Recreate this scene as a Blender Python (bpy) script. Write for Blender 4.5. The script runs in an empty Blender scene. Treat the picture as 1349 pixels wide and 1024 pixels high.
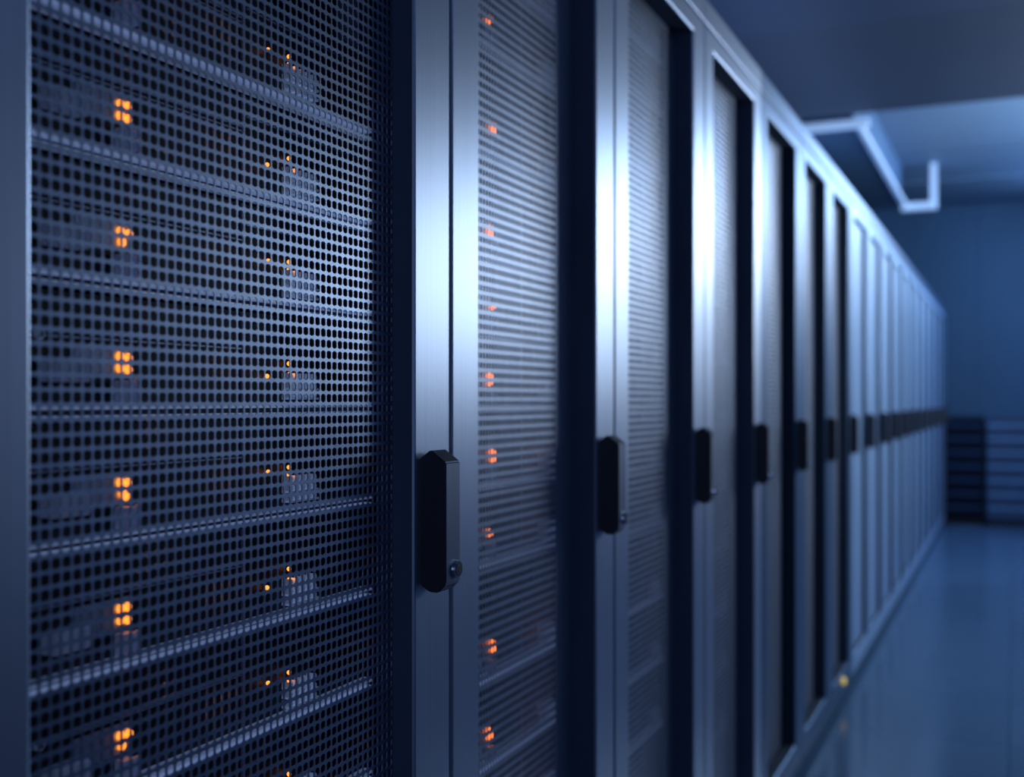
import bpy, bmesh, math, random
from mathutils import Vector
random.seed(7)
S = bpy.context.scene
C = S.collection
CAMZ = 1.19

# ------------------------------------------------------------------ materials
def lin(c):
    return tuple(((v/255)/12.92 if v/255 <= .04045 else ((v/255+.055)/1.055)**2.4) for v in c)

def mat(name, col, metallic=0.0, rough=0.5, emis=None, es=0, noise=0.0, nscale=(1, 1, 1), bump=0.0, rvar=0.0, spec=0.5, srgb=False):
    m = bpy.data.materials.new(name); m.use_nodes = True
    nt = m.node_tree; b = nt.nodes['Principled BSDF']
    c = lin(col) if srgb else col
    b.inputs['Base Color'].default_value = (*c, 1)
    b.inputs['Metallic'].default_value = metallic
    b.inputs['Roughness'].default_value = rough
    b.inputs['Specular IOR Level'].default_value = spec
    if emis:
        b.inputs['Emission Color'].default_value = (*emis, 1); b.inputs['Emission Strength'].default_value = es
    if noise or bump or rvar:
        tc = nt.nodes.new('ShaderNodeTexCoord'); mp = nt.nodes.new('ShaderNodeMapping')
        mp.inputs['Scale'].default_value = nscale
        nz = nt.nodes.new('ShaderNodeTexNoise'); nz.inputs['Scale'].default_value = 1; nz.inputs['Detail'].default_value = 4
        nt.links.new(tc.outputs['Object'], mp.inputs['Vector']); nt.links.new(mp.outputs['Vector'], nz.inputs['Vector'])
        if noise:
            r = nt.nodes.new('ShaderNodeValToRGB')
            r.color_ramp.elements[0].position = .3; r.color_ramp.elements[1].position = .7
            r.color_ramp.elements[0].color = (*[v*(1-noise) for v in c], 1)
            r.color_ramp.elements[1].color = (*[min(1, v*(1+noise)) for v in c], 1)
            nt.links.new(nz.outputs['Fac'], r.inputs['Fac']); nt.links.new(r.outputs['Color'], b.inputs['Base Color'])
        if rvar:
            mr = nt.nodes.new('ShaderNodeMapRange')
            mr.inputs['To Min'].default_value = rough-rvar; mr.inputs['To Max'].default_value = rough+rvar
            nt.links.new(nz.outputs['Fac'], mr.inputs['Value']); nt.links.new(mr.outputs['Result'], b.inputs['Roughness'])
        if bump:
            bp = nt.nodes.new('ShaderNodeBump'); bp.inputs['Strength'].default_value = bump; bp.inputs['Distance'].default_value = .001
            nt.links.new(nz.outputs['Fac'], bp.inputs['Height']); nt.links.new(bp.outputs['Normal'], b.inputs['Normal'])
    return m

M_STEEL = mat('satin_steel', (.40, .49, .64), .85, .36, noise=.05, nscale=(300, 300, 3))
M_STEEL_DIM = mat('dimmed_steel', (.085, .16, .29), .7, .38, noise=.05, nscale=(200, 200, 3))  # same steel; dimmer light down the row put into the colour
M_PANEL = mat('pale_blue_panel', (.28, .45, .72), .45, .36, noise=.06, nscale=(40, 40, 3))
M_REVEAL_SHADE = mat('shaded_reveal', (.055, .075, .12), .0, .75, noise=.1, nscale=(20, 20, 4), spec=.12)  # door metal with the shade of its inner edges put into the colour
M_REVEAL_SHADE_FAR = mat('shaded_reveal_far', (.022, .036, .060), .0, .75, noise=.1, nscale=(20, 20, 4), spec=.1)  # darker version of that painted shade for the farther doors
M_MESH = mat('perforated_steel', (.27, .36, .52), .85, .33, noise=.12, nscale=(60, 60, 60))
M_MESHB = mat('perforated_steel_deep', (.30, .37, .50), .75, .42, noise=.08, nscale=(60, 60, 20))
M_BODY = mat('cabinet_body', (.012, .017, .03), .2, .5, noise=.1, nscale=(8, 8, 8))
M_PLINTH = mat('plinth_black', (.004, .006, .012), 0, .5, noise=.1, nscale=(8, 8, 8))
M_HANDLE = mat('handle_black', (.010, .013, .022), .1, .5, noise=.1, nscale=(60, 60, 60))
M_HFACE_LIT = mat('handle_face_lit', (.17, .21, .29), .8, .4, noise=.06, nscale=(100, 100, 8))  # aisle-facing side of the black handle; its lit tone is in the colour
M_CHROME = mat('chrome', (.8, .85, .9), 1, .15, noise=.03, nscale=(80, 80, 80))
M_CHASSIS = mat('server_black', (.010, .013, .024), .3, .5, noise=.2, nscale=(60, 60, 60))
M_LIP_GLOW = mat('shelf_lip_steel_glow', (.85, .92, 1.0), .6, .42, (.35, .5, 1), .13, noise=.08, nscale=(60, 60, 60))  # faint blue glow added so the lips show through the mesh
M_SEAM = mat('server_trim', (.45, .55, .75), .6, .4, noise=.1, nscale=(60, 60, 60))
M_LABEL_GLOW = mat('label_grey_glow', (.60, .68, .88), 0, .6, (.35, .5, 1), .035, noise=.1, nscale=(90, 90, 90))  # slight emission in place of light reaching labels and latches
M_PORT_GLOW = mat('port_metal_glow', (.8, .88, 1.0), .5, .35, (.4, .55, 1), .07, noise=.1, nscale=(200, 200, 200))  # weak self-glow stands in for light falling on ports and screws
M_LED = mat('led_orange', (1, .30, .05), 0, .4, (1, .27, .03), 2.0)
M_LEDS = mat('led_amber', (1, .32, .05), 0, .4, (1, .27, .04), 2.2)
M_LEDR = mat('led_red', (1, .16, .05), 0, .4, (1, .12, .04), 1.2)
M_YELLOW = mat('yellow_plastic', (.9, .7, .12), 0, .4, (.9, .65, .1), .5, noise=.05, nscale=(50, 50, 50))

# ------------------------------------------------------------------ helpers
def bx(bm, x0, x1, y0, y1, z0, z1, mi=0):
    v = [bm.verts.new(p) for p in ((x0,y0,z0),(x1,y0,z0),(x1,y1,z0),(x0,y1,z0),(x0,y0,z1),(x1,y0,z1),(x1,y1,z1),(x0,y1,z1))]
    fs = [bm.faces.new([v[i] for i in q]) for q in ((0,3,2,1),(4,5,6,7),(0,1,5,4),(1,2,6,5),(2,3,7,6),(3,0,4,7))]
    for f in fs: f.material_index = mi
    return fs

def cyl(bm, c, r, d, axis='X', n=16, mi=0, r2=None):
    r2 = r if r2 is None else r2
    a, b = [], []
    for i in range(n):
        t = 2*math.pi*i/n; u, w = math.cos(t), math.sin(t)
        if axis == 'X':
            a.append(bm.verts.new((c[0], c[1]+u*r, c[2]+w*r))); b.append(bm.verts.new((c[0]+d, c[1]+u*r2, c[2]+w*r2)))
        else:
            a.append(bm.verts.new((c[0]+u*r, c[1]+w*r, c[2]))); b.append(bm.verts.new((c[0]+u*r2, c[1]+w*r2, c[2]+d)))
    fs = [bm.faces.new((a[i], a[(i+1) % n], b[(i+1) % n], b[i])) for i in range(n)]
    fs += [bm.faces.new(a[::-1]), bm.faces.new(b)]
    for f in fs: f.material_index = mi

def prism(bm, pts, y0, y1, mi_side=0, mi_cap=0):
    """pts: outline in (x, z); extruded along y"""
    a = [bm.verts.new((p[0], y0, p[1])) for p in pts]; b = [bm.verts.new((p[0], y1, p[1])) for p in pts]
    n = len(pts); out = []
    for i in range(n):
        f = bm.faces.new((a[i], b[i], b[(i+1) % n], a[(i+1) % n])); f.material_index = mi_side; out.append(f)
    for q in (a, b[::-1]):
        f = bm.faces.new(q); f.material_index = mi_cap
    return out

def mesh(name, bm, mats, bevel=0):
    if bevel: bmesh.ops.bevel(bm, geom=bm.edges[:], offset=bevel, segments=2, affect='EDGES', profile=.5)
    bmesh.ops.recalc_face_normals(bm, faces=bm.faces[:])
    me = bpy.data.meshes.new(name); bm.to_mesh(me); bm.free()
    for m in (mats if isinstance(mats, (list, tuple)) else [mats]): me.materials.append(m)
    return me

def obj(name, me, parent=None, loc=(0, 0, 0)):
    o = bpy.data.objects.new(name, me); C.objects.link(o); o.location = loc
    if parent: o.parent = parent
    return o

def empty(name, loc, label, cat, group=None):
    o = obj(name, None, None, loc); o.empty_display_size = .1
    o['label'] = label; o['category'] = cat
    if group: o['group'] = group
    return o

def struct(name, bm, m, bevel=0):
    o = obj(name, mesh(name, bm, m, bevel)); o['kind'] = 'structure'; return o

def perforated(name, y0, y1, z0, z1, py, pz, hy, hz, m, border=0, thick=.0012):
    """sheet in the x=0 plane pierced by a regular grid of rounded holes"""
    ny = int((y1-y0-border)/py); nz = int((z1-z0)/pz)
    mz = ((z1-z0)-nz*pz)/2; my = ((y1-y0-border)-ny*py)/2
    V, F = [], []
    k = .30
    ring = [(-1, -1+2*k*.6), (-1+2*k, -1), (1-2*k, -1), (1, -1+2*k*.6), (1, 1-2*k*.6), (1-2*k, 1), (-1+2*k, 1), (-1, 1-2*k*.6)]
    for j in range(ny):
        for i in range(nz):
            cy = y0+my+(j+.5)*py; cz = z0+mz+(i+.5)*pz; b = len(V)
            V += [(0, cy-py/2, cz-pz/2), (0, cy+py/2, cz-pz/2), (0, cy+py/2, cz+pz/2), (0, cy-py/2, cz+pz/2)]
            for (u, w) in ring: V.append((0, cy+u*hy/2, cz+w*hz/2))
            for (u, w) in ring: V.append((-thick, cy+u*hy/2, cz+w*hz/2))
            r = b+4
            F += [(b, b+1, r+2, r+1), (b+1, r+3, r+2), (b+1, b+2, r+4, r+3), (b+2, r+5, r+4), (b+2, b+3, r+6, r+5), (b+3, r+7, r+6), (b+3, b, r, r+7), (b, r+1, r)]
            for q in range(8): F.append((r+q, r+(q+1) % 8, r+8+(q+1) % 8, r+8+q))
    def q(a, b_, c, d):
        n = len(V); V.extend([(0, a, c), (0, b_, c), (0, b_, d), (0, a, d)]); F.append((n, n+1, n+2, n+3))
    ya = y0+my; yb = y0+my+ny*py; za = z0+mz; zb = z0+mz+nz*pz
    q(y0, y1, z0, za); q(y0, y1, zb, z1); q(y0, ya, za, zb); q(yb, y1, za, zb)
    me = bpy.data.meshes.new(name); me.from_pydata(V, [], F); me.materials.append(m); me.update()
    return me

# ------------------------------------------------------------------ cabinets
H = 2.074; ZD0, ZD1 = .045, 2.018      # cabinet height, door bottom and top
ZI0, ZI1 = .122, 1.972                 # opening in the door
def body_mesh(w, wl):
    bm = bmesh.new(); t = .018; e = .0015
    bx(bm, -1.0, -.058, e, t, .04, H-.002); bx(bm, -1.0, -.058, w-t, w-e, .04, H-.002)
    bx(bm, -1.0, -.058, t, w-t, H-.03, H-.002); bx(bm, -1.0, -.058, t, w-t, .04, .06); bx(bm, -1.0, -.985, t, w-t, .06, H-.03)
    return mesh('cabinet_body', bm, M_BODY)
def cap_mesh(w):
    bm = bmesh.new(); bx(bm, -.057, 0, .0015, w-.0015, ZD1+.004, H)
    return mesh('top_fascia', bm, M_STEEL, .0015)
def rail_mesh(w, y):
    bm = bmesh.new(); bx(bm, -.13, -.10, y, y+.025, .06, H-.03)
    return mesh('mounting_rail', bm, M_SEAM)
def plinth_mesh(w):
    bm = bmesh.new(); bx(bm, -.98, -.03, .002, w-.002, 0, .04)
    return mesh('plinth', bm, M_PLINTH)
def doorframe_mesh(w, sl, sr, m, d=.05, rev=None, g=.0022):
    bm = bmesh.new()
    o = [(g, ZD0), (w-g, ZD0), (w-g, ZD1), (g, ZD1)]; i = [(sl, ZI0), (w-sr, ZI0), (w-sr, ZI1), (sl, ZI1)]
    c = .003
    def ring(pts, x): return [bm.verts.new((x, p[0], p[1])) for p in pts]
    def grow(pts, s):
        cy = sum(p[0] for p in pts)/4; cz = sum(p[1] for p in pts)/4
        return [(p[0]+s*(1 if p[0] > cy else -1), p[1]+s*(1 if p[1] > cz else -1)) for p in pts]
    R = [ring(o, -d), ring(o, -c), ring(grow(o, -c*.6), -c*.25), ring(grow(o, -c*1.3), 0), ring(grow(i, c*1.3), 0), ring(grow(i, c*.5), -c*.25), ring(i, -c), ring(i, -d)]
    for a in range(8):
        A, B = R[a], R[(a+1) % 8]
        for k in range(4):
            f = bm.faces.new((A[k], A[(k+1) % 4], B[(k+1) % 4], B[k]))
            f.material_index = 1 if a >= 6 else 0
    return mesh('door', bm, [m, rev or M_REVEAL_SHADE])
def handle_mesh():
    bm = bmesh.new(); p = .034; h0, h1 = .972, 1.134
    pts = [(0, h0+.008), (.012, h0), (.024, h0), (p, h0+.010), (p, h1-.014), (.014, h1), (0, h1-.010)]
    fs = prism(bm, pts, 0, .036, 0, 0)
    for f in fs: pass
    bmesh.ops.bevel(bm, geom=bm.edges[:], offset=.0015, segments=2, affect='EDGES')
    bmesh.ops.recalc_face_normals(bm, faces=bm.faces[:])
    for f in bm.faces:
        if f.normal.x > .6: f.material_index = 1
    return mesh('handle', bm, [M_HANDLE, M_HFACE_LIT])
def lock_mesh():
    bm = bmesh.new(); cyl(bm, (.032, .024, .997), .0105, .006, n=24, mi=0, r2=.0095); cyl(bm, (.0375, .024, .997), .0072, .0012, n=20, mi=1)
    bx(bm, .038, .0392, .0232, .0248, .993, 1.001, 0)
    return mesh('lock', bm, [M_CHROME, M_HANDLE])
HM, LM = handle_mesh(), lock_mesh()

Y0 = .475; W1 = .72; P = .602
seams = [Y0, Y0+W1]
while len(seams) < 19: seams.append(seams[-1]+P)
def cabinet_meshes(w, sl, sr, fm, border, py, pz, hy, hz, mm):
    return dict(body=body_mesh(w, 0), cap=cap_mesh(w), plinth=plinth_mesh(w), door=doorframe_mesh(w, sl, sr, fm),
                mesh=perforated('mesh_panel', sl-.001, w-sr+.001, ZI0-.001, ZI1+.001, py, pz, hy, hz, mm, border),
                rl=rail_mesh(w, .022), rr=rail_mesh(w, w-.047))
A = cabinet_meshes(W1, .092, .090, M_STEEL, 0, .0103, .0112, .0083, .0085, M_MESH)
B = cabinet_meshes(P, .078, .092, M_STEEL, .066, .0092, .0132, .0062, .0084, M_MESHB)
def recol(me, ms):
    m = me.copy()
    for k, x in enumerate(ms): m.materials[k] = x
    return m
B2 = dict(B); B2['door'] = recol(B['door'], [M_STEEL_DIM, M_REVEAL_SHADE_FAR]); B2['cap'] = recol(B['cap'], [M_STEEL_DIM])
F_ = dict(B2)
F_['door'] = doorframe_mesh(P, .07, .07, M_PANEL, rev=M_REVEAL_SHADE_FAR, g=.011)
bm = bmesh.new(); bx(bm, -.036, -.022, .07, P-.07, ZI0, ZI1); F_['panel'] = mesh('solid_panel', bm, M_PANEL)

ORD = ['first', 'second', 'third', 'fourth', 'fifth', 'sixth', 'seventh', 'eighth', 'ninth', 'tenth', 'eleventh', 'twelfth',
       'thirteenth', 'fourteenth', 'fifteenth', 'sixteenth', 'seventeenth', 'eighteenth']
def cab_label(i):
    if i == 0: return 'wide server cabinet nearest the camera with sharp square-holed mesh door'
    if i == 1: return 'second server cabinet in the row, just past the large black handle with chrome lock'
    if i == 5: return 'sixth server cabinet from the left, with a yellow dot on its bottom rail'
    if i == 17: return 'farthest solid-door cabinet closing the far end of the row'
    if i < 7: return ORD[i]+' server cabinet from the left, with a dark recessed mesh door'
    return ORD[i]+' cabinet from the left, with a pale blue solid door'
for i in range(18):
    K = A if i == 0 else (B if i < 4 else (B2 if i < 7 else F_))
    r = empty('server_cabinet', (0, seams[i], 0), cab_label(i), 'server cabinet', 'server cabinets in one long row')
    w = W1 if i == 0 else P
    obj('cabinet_body', K['body'], r); obj('top_fascia', K['cap'], r); obj('plinth', K['plinth'], r)
    d = obj('door', K['door'], r)
    if i < 7:
        obj('mesh_panel', K['mesh'], d, (-.028 if i == 0 else -.044, 0, 0))
        if i < 4:
            obj('mounting_rail', K['rl'], r); obj('mounting_rail', K['rr'], r)
    else:
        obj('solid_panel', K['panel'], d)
    obj('handle', HM, d, (0, w-.078, 0))
    if i < 5: obj('lock', LM, d, (0, w-.078, 0))

# yellow marker on the sixth cabinet's bottom rail
bm = bmesh.new(); cyl(bm, (-.001, 0, 0), .016, .012, n=20, r2=.012)
o = obj('marker_dot', mesh('marker_dot', bm, M_YELLOW, .001), None, (0, 4.53, .088))
o['label'] = 'small yellow dot stuck on the bottom rail of the sixth cabinet'; o['category'] = 'marker'

# ------------------------------------------------------------------ servers
PITCH = .1085
def server_parts(w, mrg, led, seam, port, detail=True):
    """local origin: front left lower corner of the server, x = 0 is the face, y along the row"""
    h = PITCH-.004; d = {}
    wi = w-2*mrg
    bm = bmesh.new(); bx(bm, -.70, -.004, .0, wi, .001, h); d['chassis'] = mesh('chassis', bm, M_CHASSIS)
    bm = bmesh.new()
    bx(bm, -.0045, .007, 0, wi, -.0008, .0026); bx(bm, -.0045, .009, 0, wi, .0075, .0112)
    d['shelf_lip'] = mesh('shelf_lip', bm, M_LIP_GLOW)
    bm = bmesh.new()
    bx(bm, -.0045, 0, 0, seam-.002, .014, h-.001); bx(bm, -.0045, 0, seam+.002, wi, .014, h-.001)
    d['faceplate'] = mesh('faceplate', bm, M_CHASSIS)
    bm = bmesh.new()
    bx(bm, 0, .002, .004, seam-.004, .066, .0675); bx(bm, 0, .002, .004, seam-.004, .0705, .072)
    bx(bm, 0, .002, seam+.004, wi-.004, .082, .0835); bx(bm, 0, .0022, seam-.0035, seam-.002, .014, h-.001)
    d['trim_line'] = mesh('trim_line', bm, M_SEAM)
    bm = bmesh.new()
    if detail:
        bx(bm, 0, .016, led-.088, led-.052, .030, .048); bx(bm, .016, .019, led-.060, led-.053, .032, .047)
    else:
        bx(bm, 0, .004, led-.08, led-.05, .03, .046)
    d['label_plate'] = mesh('label_plate', bm, M_LABEL_GLOW, .001)
    bm = bmesh.new(); bx(bm, 0, .012, led-.009, led+.006, .013, .032); bx(bm, .012, .016, led+.002, led+.006, .013, .034)
    d['release_latch'] = mesh('release_latch', bm, M_LABEL_GLOW, .0012)
    bm = bmesh.new(); bx(bm, 0, .002, led-.055, led+.011, .036, .062)
    d['indicator_plate'] = mesh('indicator_plate', bm, M_SEAM, .0006)
    bm = bmesh.new()
    for a in range(5):
        for b in range(3):
            yy = port+a*.011; zz = .016+b*.010
            bx(bm, 0, .012, yy, yy+.002, zz, zz+.008); bx(bm, 0, .012, yy, yy+.008, zz, zz+.0022)
            bx(bm, 0, .010, yy+.0028, yy+.006, zz+.003, zz+.006)
    d['port_block'] = mesh('port_block', bm, M_PORT_GLOW)
    return d
bm = bmesh.new(); bmesh.ops.create_uvsphere(bm, u_segments=14, v_segments=8, radius=.0042)
bmesh.ops.scale(bm, vec=(.6, 1, 1), verts=bm.verts[:]); LEDM = mesh('status_light', bm, M_LED)
bm = bmesh.new(); bmesh.ops.create_uvsphere(bm, u_segments=12, v_segments=8, radius=.0024)
LEDS = mesh('status_light', bm, M_LEDS)
bm = bmesh.new(); bmesh.ops.create_uvsphere(bm, u_segments=12, v_segments=8, radius=.0052)
LEDR = mesh('status_light', bm, M_LEDR)
bm = bmesh.new(); bmesh.ops.create_uvsphere(bm, u_segments=14, v_segments=8, radius=.0056)
LEDO = mesh('status_light', bm, mat('led_deep_orange', (1, .25, .05), 0, .4, (1, .20, .03), 3.4))
bm = bmesh.new(); cyl(bm, (0, 0, 0), .0045, .003, n=16); cyl(bm, (.003, 0, 0), .0032, .0006, n=16, mi=1)
SCREW = mesh('screw', bm, [M_PORT_GLOW, M_CHASSIS])

def ordn(k, n, unit):
    if k == 0: return 'topmost in view'
    if k == n-1: return 'lowest in view'
    return ORD[k]+' from the top of view'
CABW = ['nearest cabinet', 'second cabinet', 'third cabinet', 'fourth cabinet']
def server(root, S_, led, port, cluster, small, screw=None, kind=0):
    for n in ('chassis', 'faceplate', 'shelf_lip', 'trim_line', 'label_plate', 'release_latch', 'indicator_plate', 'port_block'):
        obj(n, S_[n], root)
    for (a, b) in cluster:
        obj('status_light', (LEDM, LEDR, LEDO)[kind], root, (.0035, led+a, .048+b))
    for (a, b) in small:
        obj('status_light', LEDS, root, (.005, port+a-(.008 if a < 0 else 0), b))
    if screw: obj('screw', SCREW, root, (0, screw[0], screw[1]))

SA = server_parts(W1, .055, .266-.055, .432-.055, .497-.055)
SB = server_parts(P, .050, .275-.050, .400-.050, .470-.050)
XS = -.085
# first cabinet: z of the shelf lines measured from the photo
base = CAMZ-.1254
clus = [[(-.0045, .005), (.0045, .004), (-.002, -.005), (.004, -.009)], [(-.0045, .005), (.0045, .005), (-.0045, -.005), (.0045, -.006)],
        [(-.0045, .004), (.0055, .003), (-.003, -.005)], [(-.005, .005), (.005, .004), (-.005, -.005), (.005, -.006)]]
n1 = 9
for k in range(n1):
    z = base+(4-k)*PITCH+.002
    r = empty('rack_server', (XS, Y0+.055, z), 'server with sharp orange lights behind the nearest mesh door, '+ordn(k, n1, 0),
              'server', 'servers in the nearest cabinet')
    sm = [(.006, .053), (.006, .045), (-.022, .050)] if k % 2 == 0 else [(.006, .054), (.007, .043), (-.024, .040)]
    server(r, SA, .266-.055, .497-.055, clus[k % 4], sm, (.12, .068) if k in (3, 6) else None)
# second cabinet: its lights sit at these heights
zl = []
for py_ in (-75, 27, 168, 305, 403, 500, 601, 702, 853, 967, 1075):
    zl.append(CAMZ+(528-py_)/1470*1.634-.048)
for k, z in enumerate(zl):
    r = empty('rack_server', (XS, seams[1]+.050, z), 'server with blurred orange light behind the second mesh door, '+ordn(k, len(zl), 0),
              'server', 'servers in the second cabinet')
    server(r, SB, .228+(.010 if k % 2 == 0 else .0), .42, [(0, .004), (.001, -.004)] if k % 3 != 1 else [(0, 0)], [], None, 2)
for c, x_l, ys in ((2, 838, (26, 97, 190, 300, 410, 515, 595, 670, 772, 860, 950)), (3, 948, (140, 220, 300, 380, 460, 540, 620, 700, 780, 860, 940))):
    dep = 1613*.705/(1338-x_l)
    for k, py_ in enumerate(ys):
        z = CAMZ+(528-py_)/1470*dep-.048
        r = empty('rack_server', (XS, seams[c]+.050, z), 'server dimly visible inside the %s, %s' % (CABW[c], ordn(k, len(ys), 0)),
                  'server', 'servers in the '+CABW[c])
        server(r, SB, .235, .425, [(0, 0)] if (c == 2 and k in (1, 6, 7, 8)) else [], [], None, 1)

# ------------------------------------------------------------------ room
YB = 12.2; XR = 2.7; XL = -1.9; YN = -2.5; ZC = 3.17; ZS = 2.85
def tile_floor():
    m = bpy.data.materials.new('glossy_floor'); m.use_nodes = True; nt = m.node_tree; b = nt.nodes['Principled BSDF']
    tc = nt.nodes.new('ShaderNodeTexCoord'); br = nt.nodes.new('ShaderNodeTexBrick')
    mp = nt.nodes.new('ShaderNodeMapping'); mp.inputs['Scale'].default_value = (1/.6, 1/.6, 1)
    br.offset = 0; br.inputs['Scale'].default_value = 1; br.inputs['Brick Width'].default_value = 1; br.inputs['Row Height'].default_value = 1
    br.inputs['Mortar Size'].default_value = .006
    br.inputs['Color1'].default_value = (.055, .11, .20, 1); br.inputs['Color2'].default_value = (.065, .125, .225, 1); br.inputs['Mortar'].default_value = (.03, .06, .12, 1)
    nt.links.new(tc.outputs['Object'], mp.inputs['Vector']); nt.links.new(mp.outputs['Vector'], br.inputs['Vector'])
    nt.links.new(br.outputs['Color'], b.inputs['Base Color'])
    nz = nt.nodes.new('ShaderNodeTexNoise'); nz.inputs['Scale'].default_value = 1.6
    mr = nt.nodes.new('ShaderNodeMapRange'); mr.inputs['To Min'].default_value = .10; mr.inputs['To Max'].default_value = .24
    nt.links.new(tc.outputs['Object'], nz.inputs['Vector']); nt.links.new(nz.outputs['Fac'], mr.inputs['Value']); nt.links.new(mr.outputs['Result'], b.inputs['Roughness'])
    return m
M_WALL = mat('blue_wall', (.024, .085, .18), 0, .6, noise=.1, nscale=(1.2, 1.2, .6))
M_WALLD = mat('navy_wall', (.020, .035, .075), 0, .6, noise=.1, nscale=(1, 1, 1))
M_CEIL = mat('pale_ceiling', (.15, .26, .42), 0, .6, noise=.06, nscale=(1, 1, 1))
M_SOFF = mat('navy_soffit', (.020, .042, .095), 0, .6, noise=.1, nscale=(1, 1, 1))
M_BEAM = mat('navy_beam', (.016, .036, .078), 0, .6, noise=.1, nscale=(1, 1, 1))
bm = bmesh.new(); bx(bm, XL, XR, YN, YB, -.1, 0); struct('floor', bm, tile_floor())
bm = bmesh.new(); bx(bm, XL-.1, XR+.1, YB, YB+.1, -.1, ZC+.1)
for x in (-.9, -.32, .28, .88, 1.5, 2.1): bx(bm, x, x+.012, YB-.006, YB, 0, ZC)
struct('wall_back', bm, M_WALL)
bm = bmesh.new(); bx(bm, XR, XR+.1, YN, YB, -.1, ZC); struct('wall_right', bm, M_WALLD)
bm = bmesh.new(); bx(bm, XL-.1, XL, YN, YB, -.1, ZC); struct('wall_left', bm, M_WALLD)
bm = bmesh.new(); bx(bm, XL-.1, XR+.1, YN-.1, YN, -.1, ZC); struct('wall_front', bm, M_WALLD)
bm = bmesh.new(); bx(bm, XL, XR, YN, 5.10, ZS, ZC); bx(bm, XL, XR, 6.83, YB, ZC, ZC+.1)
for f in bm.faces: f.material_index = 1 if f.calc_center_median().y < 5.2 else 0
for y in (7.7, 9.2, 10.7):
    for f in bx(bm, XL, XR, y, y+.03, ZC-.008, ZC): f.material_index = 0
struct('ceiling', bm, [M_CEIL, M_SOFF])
bm = bmesh.new(); bx(bm, XL, XR, 5.10, 6.83, ZS+.03, ZC+.1); o = struct('trim_1', bm, M_BEAM, .004)

# suspended duct with edge trim made to glow over the racks
d = empty('air_duct', (-1.0, 8.4, ZS-.03), 'dark suspended ceiling duct edged with softly glowing metal trim above the cabinets', 'duct')
M_DUCT = mat('duct_navy', (.05, .12, .24), .2, .5, noise=.1, nscale=(2, 2, 2))
M_TRIM_GLOW = mat('duct_trim_glow', (.55, .70, .90), .3, .35, (.25, .42, .72), .55, noise=.05, nscale=(4, 4, 4))  # emission added to the metal so its edges look lit from afar
def rel(bm): bmesh.ops.translate(bm, verts=bm.verts[:], vec=(1.0, -8.4, -(ZS-.03)))
bm = bmesh.new(); bx(bm, XL+.01, -.26, 6.90, 9.9, ZS-.02, ZC-.001); rel(bm); obj('housing', mesh('housing', bm, M_DUCT, .004), d)
bm = bmesh.new(); bx(bm, XL+.01, -.17, 6.84, 6.90, ZS-.04, ZS+.005); bx(bm, -.228, -.206, 6.90, 9.9, ZS-.042, ZS-.012)
rel(bm); obj('edge_trim', mesh('edge_trim', bm, M_TRIM_GLOW, .004), d)
bm = bmesh.new(); bx(bm, -.26, .02, 9.9, 9.97, ZS-.06, ZS+.0); bx(bm, -.03, .02, 9.9, 9.95, ZS+.0, ZC); rel(bm)
obj('hanger_bracket', mesh('hanger_bracket', bm, M_TRIM_GLOW, .004), d)

# low cabinets against the back wall
M_DRW = mat('drawer_navy', (.003, .006, .016), 0, .5, noise=.1, nscale=(4, 4, 4), spec=.1)
M_DRWL = mat('drawer_edge', (.020, .045, .11), 0, .5, noise=.1, nscale=(4, 4, 4), spec=.1)
M_LOU = mat('louvre_blue', (.11, .24, .42), .1, .45, noise=.1, nscale=(4, 4, 4))
def low_cabinet(name, x0, x1, y0, n, mb, mf, label, lip):
    r = empty(name, ((x0+x1)/2, y0, 0), label, 'cabinet'); w = (x1-x0)/2; h = 1.03
    bm = bmesh.new(); bx(bm, -w, w, .02, .55, .05, h-.03); obj('carcass', mesh('carcass', bm, mb, .004), r)
    bm = bmesh.new(); bx(bm, -w-.008, w+.008, 0, .56, h-.03, h); obj('top_panel', mesh('top_panel', bm, mb, .005), r)
    bm = bmesh.new(); bx(bm, -w+.02, w-.02, .06, .53, 0, .05); obj('plinth', mesh('plinth', bm, M_PLINTH), r)
    s = (h-.11)/n
    for k in range(n):
        z = .06+k*s
        bm = bmesh.new(); bx(bm, -w+.012, w-.012, .0, .02, z+.006, z+s-.02)
        bx(bm, -w+.012, w-.012, -.012, .02, z+s-.035, z+s-.008, 1)
        obj(lip, mesh(lip, bm, [mb, mf], .003), r)
low_cabinet('drawer_cabinet', -.30, .345, 11.5, 7, M_DRW, M_DRWL, 'low black drawer cabinet beside the far end of the server row', 'drawer')
low_cabinet('louvred_cabinet', .362, 1.30, 11.5, 7, mat('louvre_shade', (.02, .05, .11), .1, .5, noise=.1, nscale=(4, 4, 4)), M_LOU,
            'low blue louvred cabinet against the far wall, right of the black one', 'louvre')

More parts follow.
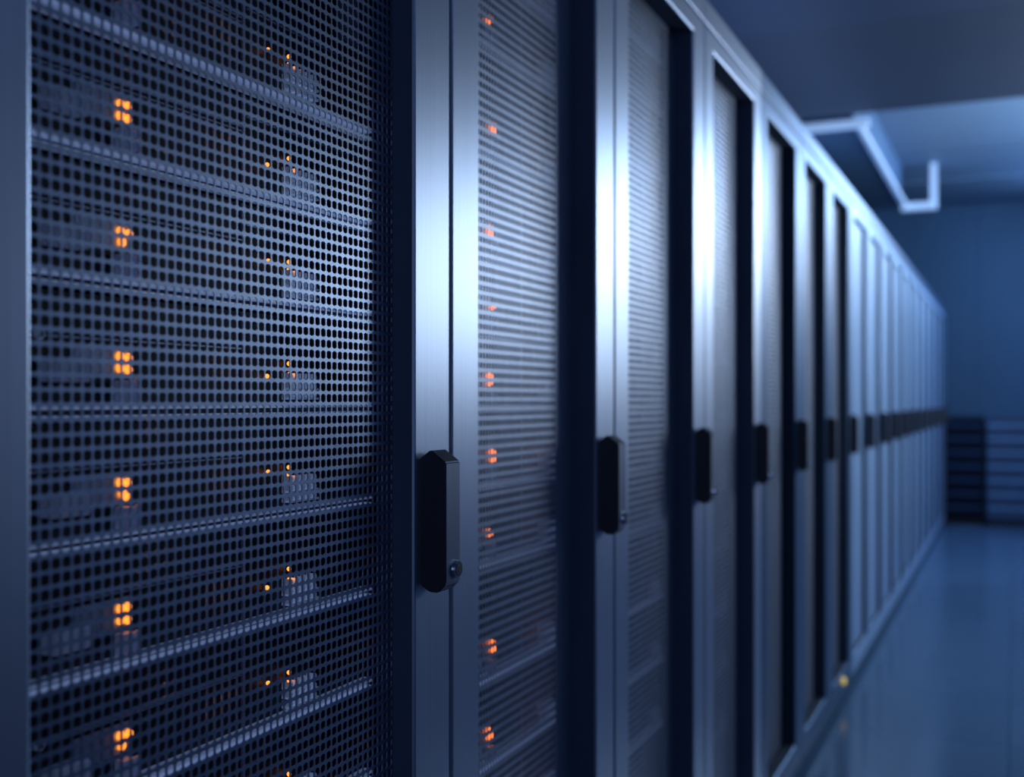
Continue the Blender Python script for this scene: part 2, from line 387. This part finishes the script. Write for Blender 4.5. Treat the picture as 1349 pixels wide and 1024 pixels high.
# ------------------------------------------------------------------ light
def area(name, loc, tgt, sx, sy, e, col, spread=180):
    l = bpy.data.lights.new(name, 'AREA'); l.shape = 'RECTANGLE'; l.size = sx; l.size_y = sy; l.energy = e; l.color = col; l.spread = math.radians(spread)
    o = bpy.data.objects.new(name, l); C.objects.link(o); o.location = loc
    o.rotation_euler = (Vector(tgt)-Vector(loc)).to_track_quat('-Z', 'Y').to_euler(); return o
area('aisle_light_near', (1.62, 4.7, 1.72), (0, 4.7, 1.72), 1.9, .7, 30, (.80, .90, 1))
area('aisle_light_middle', (1.62, 7.5, 2.35), (0, 7.5, 2.30), 3.2, .7, 63, (.80, .90, 1))
area('ceiling_light_far', (1.5, 9.8, 3.1), (0, 9.6, 1.9), 3.0, .6, 135, (.38, .62, 1))
area('ceiling_uplight_added', (-.5, 5.2, 2.25), (-.5, 5.2, 3), .5, 5, 10, (.30, .50, 1))  # added lamp without a fixture, brightens the near ceiling
area('ceiling_light_fill', (1.3, 2.0, 2.8), (.8, 2.5, 0), 1.5, 3, 8, (.30, .50, 1))
area('side_fill_blue', (2.6, 6, 1.4), (0, 6, 1.4), 7, 2.0, 8, (.36, .53, 1))  # large unseen light added as even blue ambient for the door metal
area('camera_side_fill', (.9, -2.2, 1.5), (.5, 3, 1.2), 1.5, 1.5, 14, (.36, .53, 1))  # fill added behind the camera to lift faces turned its way
w = bpy.data.worlds.new('world'); S.world = w; w.use_nodes = True
w.node_tree.nodes['Background'].inputs[0].default_value = (.10, .2, .45, 1); w.node_tree.nodes['Background'].inputs[1].default_value = .3

# ------------------------------------------------------------------ camera
cd = bpy.data.cameras.new('camera'); cam = bpy.data.objects.new('camera', cd); C.objects.link(cam)
F = 1470; cd.sensor_width = 36; cd.lens = 36*F/1349
th = math.atan((1338-674.5)/F)
cam.location = (.62, 0, CAMZ); cam.rotation_euler = (math.pi/2, 0, th)
cd.shift_y = (528-512)/1349
cd.clip_start = .02
cd.dof.use_dof = True; cd.dof.focus_distance = 1.18; cd.dof.aperture_fstop = 3.2
S.camera = cam
S.view_settings.view_transform = 'Standard'
S.view_settings.look = 'None'
